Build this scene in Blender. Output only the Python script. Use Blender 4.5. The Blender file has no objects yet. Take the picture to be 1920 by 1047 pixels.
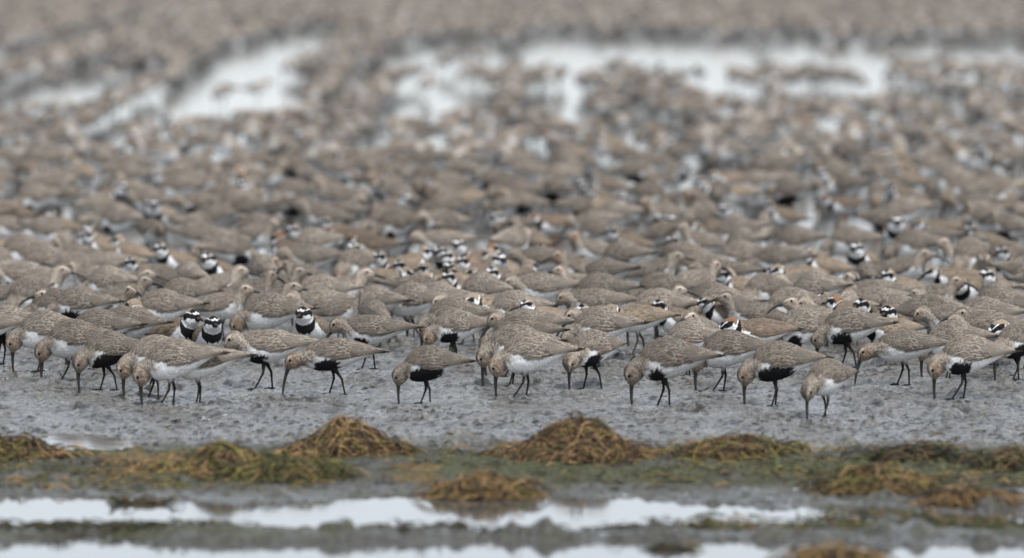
import bpy, math, random
import numpy as np

R = math.radians
rng = np.random.default_rng(7)
random.seed(7)
sc = bpy.context.scene
C = sc.collection

# ------------------------------------------------------------------ camera
H = 1.15                      # camera height above the mud, m
F = 11200.0                   # focal length in pixels of the 1920 px wide photograph
W0, H0 = 1920.0, 1047.0
HORIZON = -160.0
PITCH = math.atan((H0 / 2 - HORIZON) / F)
cam_d = bpy.data.cameras.new('camera')
cam = bpy.data.objects.new('camera', cam_d)
C.objects.link(cam)
cam.location = (0, 0, H)
cam.rotation_euler = (math.pi / 2 - PITCH, 0, 0)
cam_d.sensor_width = 36.0
cam_d.lens = F / W0 * 36.0
cam_d.clip_start = 0.1
cam_d.clip_end = 9000
cam_d.dof.use_dof = True
cam_d.dof.focus_distance = 14.6
cam_d.dof.aperture_fstop = 3.8
cam_d.dof.aperture_blades = 0
sc.camera = cam

def at(px, py, z=0.0):
    """photograph pixel -> point on the level z"""
    u = 523.5 - py
    dy = F * math.cos(PITCH) + u * math.sin(PITCH)
    dz = -F * math.sin(PITCH) + u * math.cos(PITCH)
    t = (z - H) / dz
    return ((px - 960) * t, dy * t)

def proj(x, y, z=0.0):
    dz = z - H
    f = y * math.cos(PITCH) - dz * math.sin(PITCH)
    u = y * math.sin(PITCH) + dz * math.cos(PITCH)
    return (960 + F * x / f, 523.5 - F * u / f)

# ------------------------------------------------------------------ world, sun, exposure
SUN_EL, SUN_AZ = R(62), R(150)
world = bpy.data.worlds.new('World')
sc.world = world
world.use_nodes = True
nt = world.node_tree
nt.nodes.clear()
wo = nt.nodes.new('ShaderNodeOutputWorld')
bg = nt.nodes.new('ShaderNodeBackground')
sky = nt.nodes.new('ShaderNodeTexSky')
sky.sky_type = 'NISHITA'
sky.sun_disc = False
sky.sun_elevation = SUN_EL
sky.sun_rotation = SUN_AZ
sky.air_density = 1.0
sky.dust_density = 1.2
sky.ozone_density = 1.0
hs = nt.nodes.new('ShaderNodeHueSaturation')
hs.inputs['Saturation'].default_value = 0.22
hs.inputs['Value'].default_value = 1.0
nt.links.new(sky.outputs[0], hs.inputs['Color'])
tint = nt.nodes.new('ShaderNodeMix'); tint.data_type = 'RGBA'; tint.blend_type = 'MULTIPLY'
tint.inputs[0].default_value = 1.0
tint.inputs[7].default_value = (0.93, 0.965, 1.02, 1)
nt.links.new(hs.outputs[0], tint.inputs[6])
nt.links.new(tint.outputs[2], bg.inputs['Color'])
bg.inputs['Strength'].default_value = 0.10
nt.links.new(bg.outputs[0], wo.inputs['Surface'])

sun_d = bpy.data.lights.new('sun', 'SUN')
sun_d.energy = 1.5
sun_d.angle = R(14)
sun_d.color = (1.0, 0.97, 0.93)
sun = bpy.data.objects.new('sun', sun_d)
C.objects.link(sun)
# direction to the sun, matching the sky's azimuth convention
sd = (math.sin(SUN_AZ) * math.cos(SUN_EL), math.cos(SUN_AZ) * math.cos(SUN_EL), math.sin(SUN_EL))
from mathutils import Vector, Matrix
sun.rotation_euler = Vector(sd).to_track_quat('Z', 'Y').to_euler()
sun.location = (0, -5, 20)

sc.view_settings.view_transform = 'Standard'
sc.view_settings.look = 'None'
sc.view_settings.exposure = 1.28
sc.view_settings.gamma = 1.0
sc.render.engine = 'CYCLES'
sc.cycles.use_denoising = True
sc.cycles.max_bounces = 6
sc.cycles.diffuse_bounces = 3
sc.cycles.glossy_bounces = 3

# ------------------------------------------------------------------ noise
def vnoise(x, y, seed=0):
    xi = np.floor(x).astype(np.int64); yi = np.floor(y).astype(np.int64)
    fx = x - xi; fy = y - yi
    fx = fx * fx * (3 - 2 * fx); fy = fy * fy * (3 - 2 * fy)
    def h(a, b):
        n = (a * 374761393 + b * 668265263 + seed * 974711) & 0x7fffffff
        n = ((n ^ (n >> 13)) * 1274126177) & 0x7fffffff
        n = (n ^ (n >> 16)) & 0xffff
        return n / 65535.0
    a = h(xi, yi); b = h(xi + 1, yi); c = h(xi, yi + 1); d = h(xi + 1, yi + 1)
    return (a * (1 - fx) + b * fx) * (1 - fy) + (c * (1 - fx) + d * fx) * fy

def fbm(x, y, seed=0, o=4):
    s = 0; a = 0.5; n = 0
    for i in range(o):
        s = s + a * vnoise(x, y, seed + i * 17); n += a
        x = x * 2.03 + 5.1; y = y * 2.03 + 3.7; a *= 0.5
    return s / n

def sstep(a, b, x):
    t = np.clip((x - a) / (b - a), 0, 1)
    return t * t * (3 - 2 * t)

# ------------------------------------------------------------------ materials
def new_mat(name):
    m = bpy.data.materials.new(name)
    m.use_nodes = True
    t = m.node_tree
    return m, t, t.nodes['Principled BSDF']

def attr_mat(name, rough=0.75, spec=0.3, noise_scale=600.0, noise_amt=0.35, obj_var=0.22, bump=0.0):
    m, t, b = new_mat(name)
    L = t.links.new
    at_ = t.nodes.new('ShaderNodeAttribute'); at_.attribute_name = 'Col'
    tc = t.nodes.new('ShaderNodeTexCoord')
    mp = t.nodes.new('ShaderNodeMapping'); mp.inputs['Scale'].default_value = (0.45, 1.0, 1.0)
    L(tc.outputs['Object'], mp.inputs['Vector'])
    nz = t.nodes.new('ShaderNodeTexNoise'); nz.inputs['Scale'].default_value = noise_scale
    nz.inputs['Detail'].default_value = 2.0
    L(mp.outputs[0], nz.inputs['Vector'])
    mr = t.nodes.new('ShaderNodeMapRange')
    mr.inputs['From Min'].default_value = 0.3; mr.inputs['From Max'].default_value = 0.7
    mr.inputs['To Min'].default_value = 1 - noise_amt; mr.inputs['To Max'].default_value = 1 + noise_amt
    L(nz.outputs['Fac'], mr.inputs['Value'])
    oi = t.nodes.new('ShaderNodeObjectInfo')
    mo = t.nodes.new('ShaderNodeMapRange')
    mo.inputs['To Min'].default_value = 1 - obj_var; mo.inputs['To Max'].default_value = 1 + obj_var * 0.6
    L(oi.outputs['Random'], mo.inputs['Value'])
    mu = t.nodes.new('ShaderNodeMath'); mu.operation = 'MULTIPLY'
    L(mr.outputs[0], mu.inputs[0]); L(mo.outputs[0], mu.inputs[1])
    vm = t.nodes.new('ShaderNodeVectorMath'); vm.operation = 'SCALE'
    L(at_.outputs['Color'], vm.inputs[0]); L(mu.outputs[0], vm.inputs['Scale'])
    L(vm.outputs[0], b.inputs['Base Color'])
    b.inputs['Roughness'].default_value = rough
    b.inputs['Specular IOR Level'].default_value = spec
    if bump:
        bp = t.nodes.new('ShaderNodeBump'); bp.inputs['Strength'].default_value = bump
        bp.inputs['Distance'].default_value = 0.002
        L(nz.outputs['Fac'], bp.inputs['Height']); L(bp.outputs[0], b.inputs['Normal'])
    return m

M_plum = attr_mat('plumage', 0.8, 0.15, 550.0, 0.30, 0.3, 0.4)
M_horn = attr_mat('bill_horn', 0.4, 0.4, 300.0, 0.2, 0.0)
M_weed = attr_mat('seaweed', 0.6, 0.35, 90.0, 0.4, 0.1, 0.3)
M_far = attr_mat('flock_plumage', 0.85, 0.1, 60.0, 0.2, 0.0)

# wet mud
M_mud, t, b = new_mat('wet_mud')
L = t.links.new
tc = t.nodes.new('ShaderNodeTexCoord')
at_ = t.nodes.new('ShaderNodeAttribute'); at_.attribute_name = 'Col'
mp = t.nodes.new('ShaderNodeMapping'); mp.inputs['Scale'].default_value = (1, 0.45, 1)
L(tc.outputs['Object'], mp.inputs['Vector'])
nz = t.nodes.new('ShaderNodeTexNoise'); nz.inputs['Scale'].default_value = 95; nz.inputs['Detail'].default_value = 8
nz.inputs['Roughness'].default_value = 0.65
L(mp.outputs[0], nz.inputs['Vector'])
nb = t.nodes.new('ShaderNodeTexNoise'); nb.inputs['Scale'].default_value = 9; nb.inputs['Detail'].default_value = 5
L(mp.outputs[0], nb.inputs['Vector'])
mr = t.nodes.new('ShaderNodeMapRange'); mr.inputs['From Min'].default_value = 0.3; mr.inputs['From Max'].default_value = 0.7
mr.inputs['To Min'].default_value = 0.25; mr.inputs['To Max'].default_value = 1.9
L(nz.outputs['Fac'], mr.inputs['Value'])
vm = t.nodes.new('ShaderNodeVectorMath'); vm.operation = 'SCALE'
L(at_.outputs['Color'], vm.inputs[0]); L(mr.outputs[0], vm.inputs['Scale'])
L(vm.outputs[0], b.inputs['Base Color'])
rr = t.nodes.new('ShaderNodeMapRange'); rr.inputs['From Min'].default_value = 0.35; rr.inputs['From Max'].default_value = 0.65
rr.inputs['To Min'].default_value = 0.16; rr.inputs['To Max'].default_value = 0.42
L(nb.outputs['Fac'], rr.inputs['Value']); 
ra = t.nodes.new('ShaderNodeMath'); ra.operation = 'MULTIPLY_ADD'; ra.inputs[1].default_value = 0.4
L(at_.outputs['Alpha'], ra.inputs[0]); L(rr.outputs[0], ra.inputs[2]); L(ra.outputs[0], b.inputs['Roughness'])
sa_ = t.nodes.new('ShaderNodeMapRange'); sa_.inputs['To Min'].default_value = .5; sa_.inputs['To Max'].default_value = .12
L(at_.outputs['Alpha'], sa_.inputs['Value']); L(sa_.outputs[0], b.inputs['Specular IOR Level'])
bp = t.nodes.new('ShaderNodeBump'); bp.inputs['Strength'].default_value = 0.55; bp.inputs['Distance'].default_value = 0.004
L(nz.outputs['Fac'], bp.inputs['Height']); L(bp.outputs[0], b.inputs['Normal'])

# shallow water
M_wat, t, b = new_mat('shallow_water')
L = t.links.new
tc = t.nodes.new('ShaderNodeTexCoord')
nz = t.nodes.new('ShaderNodeTexNoise'); nz.inputs['Scale'].default_value = 14; nz.inputs['Detail'].default_value = 3
L(tc.outputs['Object'], nz.inputs['Vector'])
bp = t.nodes.new('ShaderNodeBump'); bp.inputs['Strength'].default_value = 0.05; bp.inputs['Distance'].default_value = 0.01
L(nz.outputs['Fac'], bp.inputs['Height']); L(bp.outputs[0], b.inputs['Normal'])
b.inputs['Base Color'].default_value = (0.06, 0.06, 0.055, 1)
b.inputs['Roughness'].default_value = 0.07
b.inputs['IOR'].default_value = 1.333

# ------------------------------------------------------------------ mesh helper
def make_mesh(name, V, Fq, col=None, mat=None, smooth=True, Ft=None):
    """V (n,3); Fq (m,4) quads; Ft (k,3) triangles; col (n,3)"""
    me = bpy.data.meshes.new(name)
    V = np.asarray(V, dtype=np.float32)
    loops = []; starts = []; tot = 0
    nq = 0 if Fq is None else len(Fq); ntq = 0 if Ft is None else len(Ft)
    idx = np.concatenate([np.asarray(Fq, dtype=np.int32).ravel() if nq else np.zeros(0, np.int32),
                          np.asarray(Ft, dtype=np.int32).ravel() if ntq else np.zeros(0, np.int32)])
    st = np.concatenate([np.arange(nq) * 4, nq * 4 + np.arange(ntq) * 3]).astype(np.int32)
    me.vertices.add(len(V)); me.vertices.foreach_set('co', V.ravel())
    me.loops.add(len(idx)); me.loops.foreach_set('vertex_index', idx)
    me.polygons.add(nq + ntq); me.polygons.foreach_set('loop_start', st)
    me.polygons.foreach_set('use_smooth', np.full(nq + ntq, smooth))
    me.update(calc_edges=True)
    me.validate()
    if col is not None:
        a = me.attributes.new('Col', 'FLOAT_COLOR', 'POINT')
        c4 = np.ones((len(V), 4), np.float32); c4[:, :col.shape[1]] = col
        a.data.foreach_set('color', c4.ravel())
    if mat: me.materials.append(mat)
    return me

def grid_faces(nu, nv, off=0, wrap=False):
    i = np.arange(nu - 1)[:, None]; j = np.arange(nv if wrap else nv - 1)[None, :]
    a = i * nv + j; b_ = i * nv + (j + 1) % nv
    c = (i + 1) * nv + (j + 1) % nv; d = (i + 1) * nv + j
    return (np.stack([a, b_, c, d], -1).reshape(-1, 4) + off)

class Acc:
    def __init__(s): s.V = []; s.F = []; s.C = []; s.n = 0
    def add(s, V, Fc, col):
        V = np.asarray(V, float); s.V.append(V); s.F.append(np.asarray(Fc) + s.n)
        col = np.asarray(col, float)
        if col.ndim == 1: col = np.tile(col, (len(V), 1))
        s.C.append(col); s.n += len(V)
    def get(s): return np.concatenate(s.V), np.concatenate(s.F), np.concatenate(s.C)

def tube(acc, P, rad, col, k=6, flat=1.0):
    P = np.asarray(P, float); n = len(P); rad = np.broadcast_to(np.asarray(rad, float), (n,))
    T = np.gradient(P, axis=0); T /= np.linalg.norm(T, axis=1)[:, None] + 1e-9
    up = np.array([0, 1, 0.13]) if abs(T[:, 1]).mean() < 0.8 else np.array([1, 0, 0.1])
    A = np.cross(T, up); A /= np.linalg.norm(A, axis=1)[:, None] + 1e-9
    B = np.cross(T, A)
    th = np.arange(k) / k * 2 * math.pi
    V = P[:, None] + rad[:, None, None] * (np.cos(th)[None, :, None] * A[:, None] + flat * np.sin(th)[None, :, None] * B[:, None])
    c = np.asarray(col, float)
    if c.ndim == 2: c = np.repeat(c, k, axis=0)
    acc.add(V.reshape(-1, 3), grid_faces(n, k, wrap=True), c)

# ------------------------------------------------------------------ birds
POSES = {
 # rings from tail tip to bill base: top x, top z, bottom x, bottom z, half width (cm, facing +x, feet at 0)
 'feed': ([(-11.5,11.6,-11.6,11.2,.6),(-9.5,12.5,-9.0,10.4,1.3),(-7,13.2,-6.3,8.8,2.2),(-4,14.4,-3.2,7.1,3.0),(-1,15.2,-.3,6.1,3.4),
           (1.8,14.9,2.0,5.8,3.5),(4.3,13.3,3.9,6.1,3.0),(5.9,11.3,4.8,6.9,2.2),(7.4,10.2,5.0,7.1,1.85),(8.7,8.6,5.5,6.6,1.8),
           (9.0,7.0,6.0,5.8,1.6),(8.5,5.7,6.6,5.2,1.1),(8.0,4.9,7.0,4.7,.5)], [(7.5,5.0),(7.55,2.2),(7.3,-.6)], (.5,-.4)),
 'reach': ([(-11.2,10.6,-11.2,10.2,.6),(-9,11.4,-8.5,9.4,1.3),(-6.5,12.3,-5.8,8.2,2.2),(-3.5,13.1,-2.8,6.9,2.9),(-.5,13.5,-.2,6.1,3.3),
           (2.2,13.4,2.4,5.7,3.3),(5.2,12.4,4.8,6.0,2.7),(7.2,11.0,6.6,6.9,2.1),(8.7,10.3,7.8,7.2,1.75),(10.4,9.9,8.7,6.9,1.7),
           (11.6,8.9,9.5,6.5,1.6),(11.9,7.4,10.3,6.2,1.1),(11.6,6.3,10.9,5.9,.5)], [(11.25,6.2),(12.1,3.2),(12.5,0)], (2.8,-3.0)),
 'hunch': ([(-12.5,11.0,-12.5,10.6,.6),(-10,11.8,-9.5,9.9,1.3),(-7,12.6,-6.5,8.5,2.2),(-4,13.3,-3.5,7,2.9),(-1,13.7,-.7,6.2,3.3),
           (2,13.6,2,5.9,3.3),(4.3,13.0,4.2,6.7,2.8),(5.6,12.8,5.6,8.2,2.2),(6.5,13.2,6.7,9.4,1.85),(7.9,13.2,7.4,9.7,1.8),
           (9.2,12.2,8.0,9.5,1.6),(9.7,10.8,8.7,9.3,1.1),(9.6,9.8,9.1,9.2,.5)], [(9.35,9.5),(10.8,7.6),(12,5.2)], (1.4,-1.6)),
 'alert': ([(-11.5,7.6,-11.5,7.2,.6),(-9.3,8.9,-8.6,7,1.3),(-6.5,10.3,-5.6,6.3,2.2),(-3.6,11.6,-2.6,5.8,2.9),(-.8,12.4,0,5.5,3.2),
           (1.8,12.9,2.6,5.8,3.2),(3.9,13.4,5.2,7.2,2.7),(4.7,14.2,6.4,9.5,2.1),(5.0,15.3,7.0,11.7,1.75),(5.8,16.7,7.5,13.2,1.75),
           (7.4,17.1,8.0,13.7,1.6),(8.9,16.2,8.8,14.2,1.1),(9.5,15.5,9.4,14.7,.5)], [(9.4,15.1),(12,14.3),(14.2,12.9)], (.6,-.6)),
 'rest': ([(-11.5,8.2,-11.5,7.8,.6),(-9.3,9.3,-8.6,7.3,1.3),(-6.5,10.6,-5.6,6.4,2.2),(-3.6,11.8,-2.6,5.8,3.0),(-.8,12.5,0,5.5,3.4),
           (1.8,12.8,2.6,5.7,3.4),(4,12.9,5.3,7.0,2.9),(4.7,13.2,6.3,8.8,2.4),(5.0,14,6.9,10.5,2.0),(5.8,15,7.3,11.6,1.85),
           (7.2,15.2,7.8,12,1.6),(8.6,14.4,8.6,12.5,1.1),(9.2,13.7,9.2,12.9,.5)], [(9.1,13.3),(11.5,12.4),(13.4,10.6)], (.4,-.4)),
 'stand': ([(-9.5,7.8,-9.5,7.4,.6),(-7.8,8.8,-7.2,6.8,1.4),(-5.5,10,-4.9,5.9,2.3),(-3,11,-2.4,5.2,2.9),(-.5,11.7,0,4.8,3.2),
           (1.6,12.2,2.5,4.9,3.2),(3.0,12.6,4.8,6.2,2.9),(3.6,13.1,5.9,8.3,2.45),(3.8,14.0,6.3,10.2,2.05),(4.3,15.5,6.5,11.6,2.0),
           (5.6,16.3,6.9,12.1,1.95),(7.3,15.5,7.6,12.6,1.4),(8.2,14.4,8.1,13.3,.6)], [(8.1,13.8),(9.3,13.6),(10.2,13.2)], (.5,-.5)),
 'lean': ([(-9.5,10.2,-9.5,9.8,.6),(-7.8,11.0,-7.4,9.1,1.4),(-5.5,11.8,-5.0,7.9,2.3),(-3,12.4,-2.5,6.7,2.9),(-.5,12.7,-.2,5.9,3.2),
           (1.9,12.6,2.2,5.7,3.2),(3.8,12.1,4.2,6.2,2.8),(5.0,12.1,5.6,7.3,2.4),(5.9,12.7,6.8,8.5,2.05),(7.2,13.1,7.9,9.0,1.95),
           (9.0,12.4,8.7,8.9,1.85),(10.3,11.0,9.4,8.9,1.3),(10.6,9.9,10.1,9.2,.6)], [(10.3,9.5),(11.4,8.8),(12.2,7.9)], (1.6,-1.8)),
}
def pose_height(p): return max(r[1] for r in POSES[p][0]) - (1.6 if p == 'stand' else 2.0 if p == 'alert' else 0)

def catmull(K, u):
    K = np.asarray(K, float); n = len(K) - 1
    u = np.clip(u, 0, n - 1e-6); i = np.floor(u).astype(int); t = (u - i)[..., None]
    g = lambda k: K[np.clip(k, 0, n)]
    p0, p1, p2, p3 = g(i - 1), g(i), g(i + 1), g(i + 2)
    return 0.5 * (2 * p1 + (p2 - p0) * t + (2 * p0 - 5 * p1 + 4 * p2 - p3) * t ** 2 + (3 * p1 - p0 - 3 * p2 + p3) * t ** 3)

def surf(K, u, th):
    """point on the body; u ring number, th 0 top .. pi bottom (sign = side)"""
    r = catmull(K, u)
    c = (r[..., 0:2] + r[..., 2:4]) / 2; a = (r[..., 0:2] - r[..., 2:4]) / 2
    w = r[..., 4] * (1 + 0.10 * np.cos(th + math.pi) * 0.6)
    cs = np.cos(th); sn = np.sin(th)
    x = c[..., 0] + a[..., 0] * cs; z = c[..., 1] + a[..., 1] * cs
    return np.stack([x, w * sn, z], -1)

def surf_n(K, u, th):
    e = 0.03
    du = surf(K, u + e, th) - surf(K, u - e, th); dt = surf(K, u, th + e) - surf(K, u, th - e)
    n = np.cross(dt, du); l = np.linalg.norm(n, axis=-1)[..., None]
    n = n / (l + 1e-9)
    # outward: away from centre line
    r = catmull(K, u); c = (r[..., 0:2] + r[..., 2:4]) / 2
    P = surf(K, u, th); o = P - np.stack([c[..., 0], 0 * c[..., 0], c[..., 1]], -1)
    s = np.sign((n * o).sum(-1))[..., None]; s[s == 0] = 1
    return n * s

BR = np.array([.150, .127, .104]); DK = np.array([.075, .060, .048]); PALE = np.array([.42, .37, .31])
NECK = np.array([.30, .258, .212]); WHITE = np.array([.74, .74, .73]); BLACK = np.array([.010, .010, .011])
RUST = np.array([.235, .150, .095]); GREY = np.array([.36, .33, .30])

def mixc(a, b, f): f = np.asarray(f)[..., None]; return a * (1 - f) + b * f

def wing_edge(u):
    """angle (deg from the top) down to which the folded wing reaches at ring u"""
    return np.interp(u, [0, 1, 2, 3, 4, 5, 5.8, 6.4], [98, 102, 106, 108, 105, 93, 70, 42])

def col_dunlin(u, th, belly, rust, seed):
    t = np.degrees(np.abs(np.arctan2(np.sin(th), np.cos(th))))
    sd_ = np.sign(np.sin(th)) * 3.1
    n1 = fbm(u * 2.2 + seed, t / 14.0 + sd_, seed, 3); n2 = fbm(u * 7 + seed, t / 3.5 + sd_, seed + 5, 2)
    tt = t + (n1 - .5) * 26
    c = np.tile(WHITE, u.shape + (1,))
    # upper side and hood
    up = 1 - sstep(0, 10, tt - wing_edge(u) + 2)
    c = mixc(c, BR, np.where(u < 6.3, up, 0))
    # neck and breast wash fading into the white belly
    nk = sstep(5.1, 6.1, u + (n1 - .5) * .9) * (1 - sstep(100, 128, tt) * (1 - sstep(6.4, 7.4, u)))
    side = sstep(4.0, 6.0, u) * (1 - sstep(86, 112, tt)) 
    neckc = mixc(NECK, BR * .95, sstep(.48, .62, n2)) * 1.0
    c = mixc(c, mixc(neckc, WHITE, .25 * np.ones_like(u)), np.clip(side * .85, 0, 1))
    c = mixc(c, neckc, nk)
    # pale shoulder wedge in front of the wing
    wedge = np.exp(-((u - 5.3) / .55) ** 2) * np.exp(-((t - 96) / 11) ** 2)
    c = mixc(c, WHITE * .85, np.clip(wedge * 1.1, 0, 1))
    # top of the back stays brown up to the nape
    c = mixc(c, BR, sstep(5.5, 6.2, u) * (1 - sstep(30, 60, tt)) * (1 - sstep(7.4, 8.4, u)) * .75)
    # head
    hd = sstep(7.8, 8.8, u)
    headc = mixc(NECK * 1.0, RUST, rust * (.35 + .6 * n1))
    crown = 1 - sstep(32, 46, tt)
    hc = mixc(headc, mixc(BR * .9, RUST * .8, rust * .5 * np.ones_like(u)), crown)
    brow = np.exp(-((t - 52) / 8) ** 2) * sstep(8.9, 9.5, u)
    hc = mixc(hc, PALE * 1.15, brow * .85)
    ear = np.exp(-((t - 84) / 14) ** 2) * np.exp(-((u - 9.2) / .8) ** 2)
    hc = mixc(hc, mixc(BR * .8, RUST * .8, rust * np.ones_like(u)), ear * .75)
    lore = np.exp(-((t - 74) / 10) ** 2) * sstep(10.2, 10.9, u)
    hc = mixc(hc, DK, lore * .8)
    thr = sstep(128, 150, t) * sstep(9, 10, u)
    hc = mixc(hc, PALE * 1.2, thr * .7)
    hc = hc * (1 - .35 * sstep(.55, .62, n2))[..., None]
    c = mixc(c, hc, hd)
    # belly patch
    if belly:
        lo, hi, tm = {1: (4.2, 5.8, 113), 2: (3.7, 6.0, 106), 3: (2.8, 6.2, 99)}[belly]
        e = (n1 - .5) * .9
        m = sstep(lo - .12, lo + .12, u + e) * (1 - sstep(hi - .12, hi + .12, u + e)) * sstep(tm - 3, tm + 3, t + (n2 - .5) * 24 + 12 * np.abs((u - (lo + hi) / 2) / (hi - lo) * 2) ** 2 * -1)
        c = mixc(c, BLACK, m)
    # tail
    c = mixc(c, DK, (1 - sstep(.4, 1.2, u)) * (1 - sstep(60, 90, t)) * .8)
    return c

def col_plover(u, th, seed, kind=0):
    t = np.degrees(np.abs(np.arctan2(np.sin(th), np.cos(th))))
    n1 = fbm(u * 2.2 + seed, t / 14.0, seed, 3)
    u0_ = u; u = u + (n1 - .5) * .45
    tt = t + (n1 - .5) * 16
    PB = np.array([.215, .170, .125])
    if kind == 1: PB = np.array([.165, .115, .078])
    c = np.tile(WHITE, u.shape + (1,))
    c = mixc(c, PB, np.where(u < 6.6, 1 - sstep(0, 6, tt - wing_edge(np.minimum(u, 6.0))), 0))
    c = mixc(c, PB, (1 - sstep(70, 84, tt)) * sstep(5.6, 6.2, u) * (1 - sstep(7.0, 7.2, u)))
    # breast band: narrow on the nape, wide in front
    wid = np.interp(t, [0, 60, 110, 180], [.22, .35, .62, .75])
    if kind == 1: wid = wid * 1.25
    ctr = 7.35 - np.interp(t, [0, 180], [0, .15])
    c = mixc(c, BLACK, (np.abs(u - ctr) < wid).astype(float))
    # white collar and throat
    hd = u > ctr + wid
    col = np.tile(WHITE, u.shape + (1,))
    # crown starts above the collar
    cedge = np.interp(u, [7.6, 8.4, 9.0, 10.0], [70, 72, 60, 48])
    crown = (u > ctr + wid + .22) & (t < cedge)
    if kind == 1: col = mixc(col, np.array([.165, .095, .058]) * np.ones(3), crown.astype(float))
    else: col = mixc(col, PB, crown.astype(float))
    brow = (u > 8.9) & (t > cedge) & (t < 58) & (u < 11.3)
    col[brow] = WHITE
    mask = (u > 8.7) & (t > 57) & (t < 100 - 8 * np.abs(u - 9.6)) 
    mask |= (u > 11.45)
    mask |= (u > 10.75) & (t > 50) & (t < 100)
    bar = (u > 10.3) & (u < 10.95) & (t < 46)
    fore = (u > 10.95) & (u < 11.45) & (t < 50)
    col[mask] = BLACK; col[bar] = BLACK; col[fore] = WHITE
    c = np.where(hd[..., None], col, c)
    c = mixc(c, DK, (1 - sstep(.5, 1.4, u)) * (1 - sstep(60, 90, t)) * .7)
    return c

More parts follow.
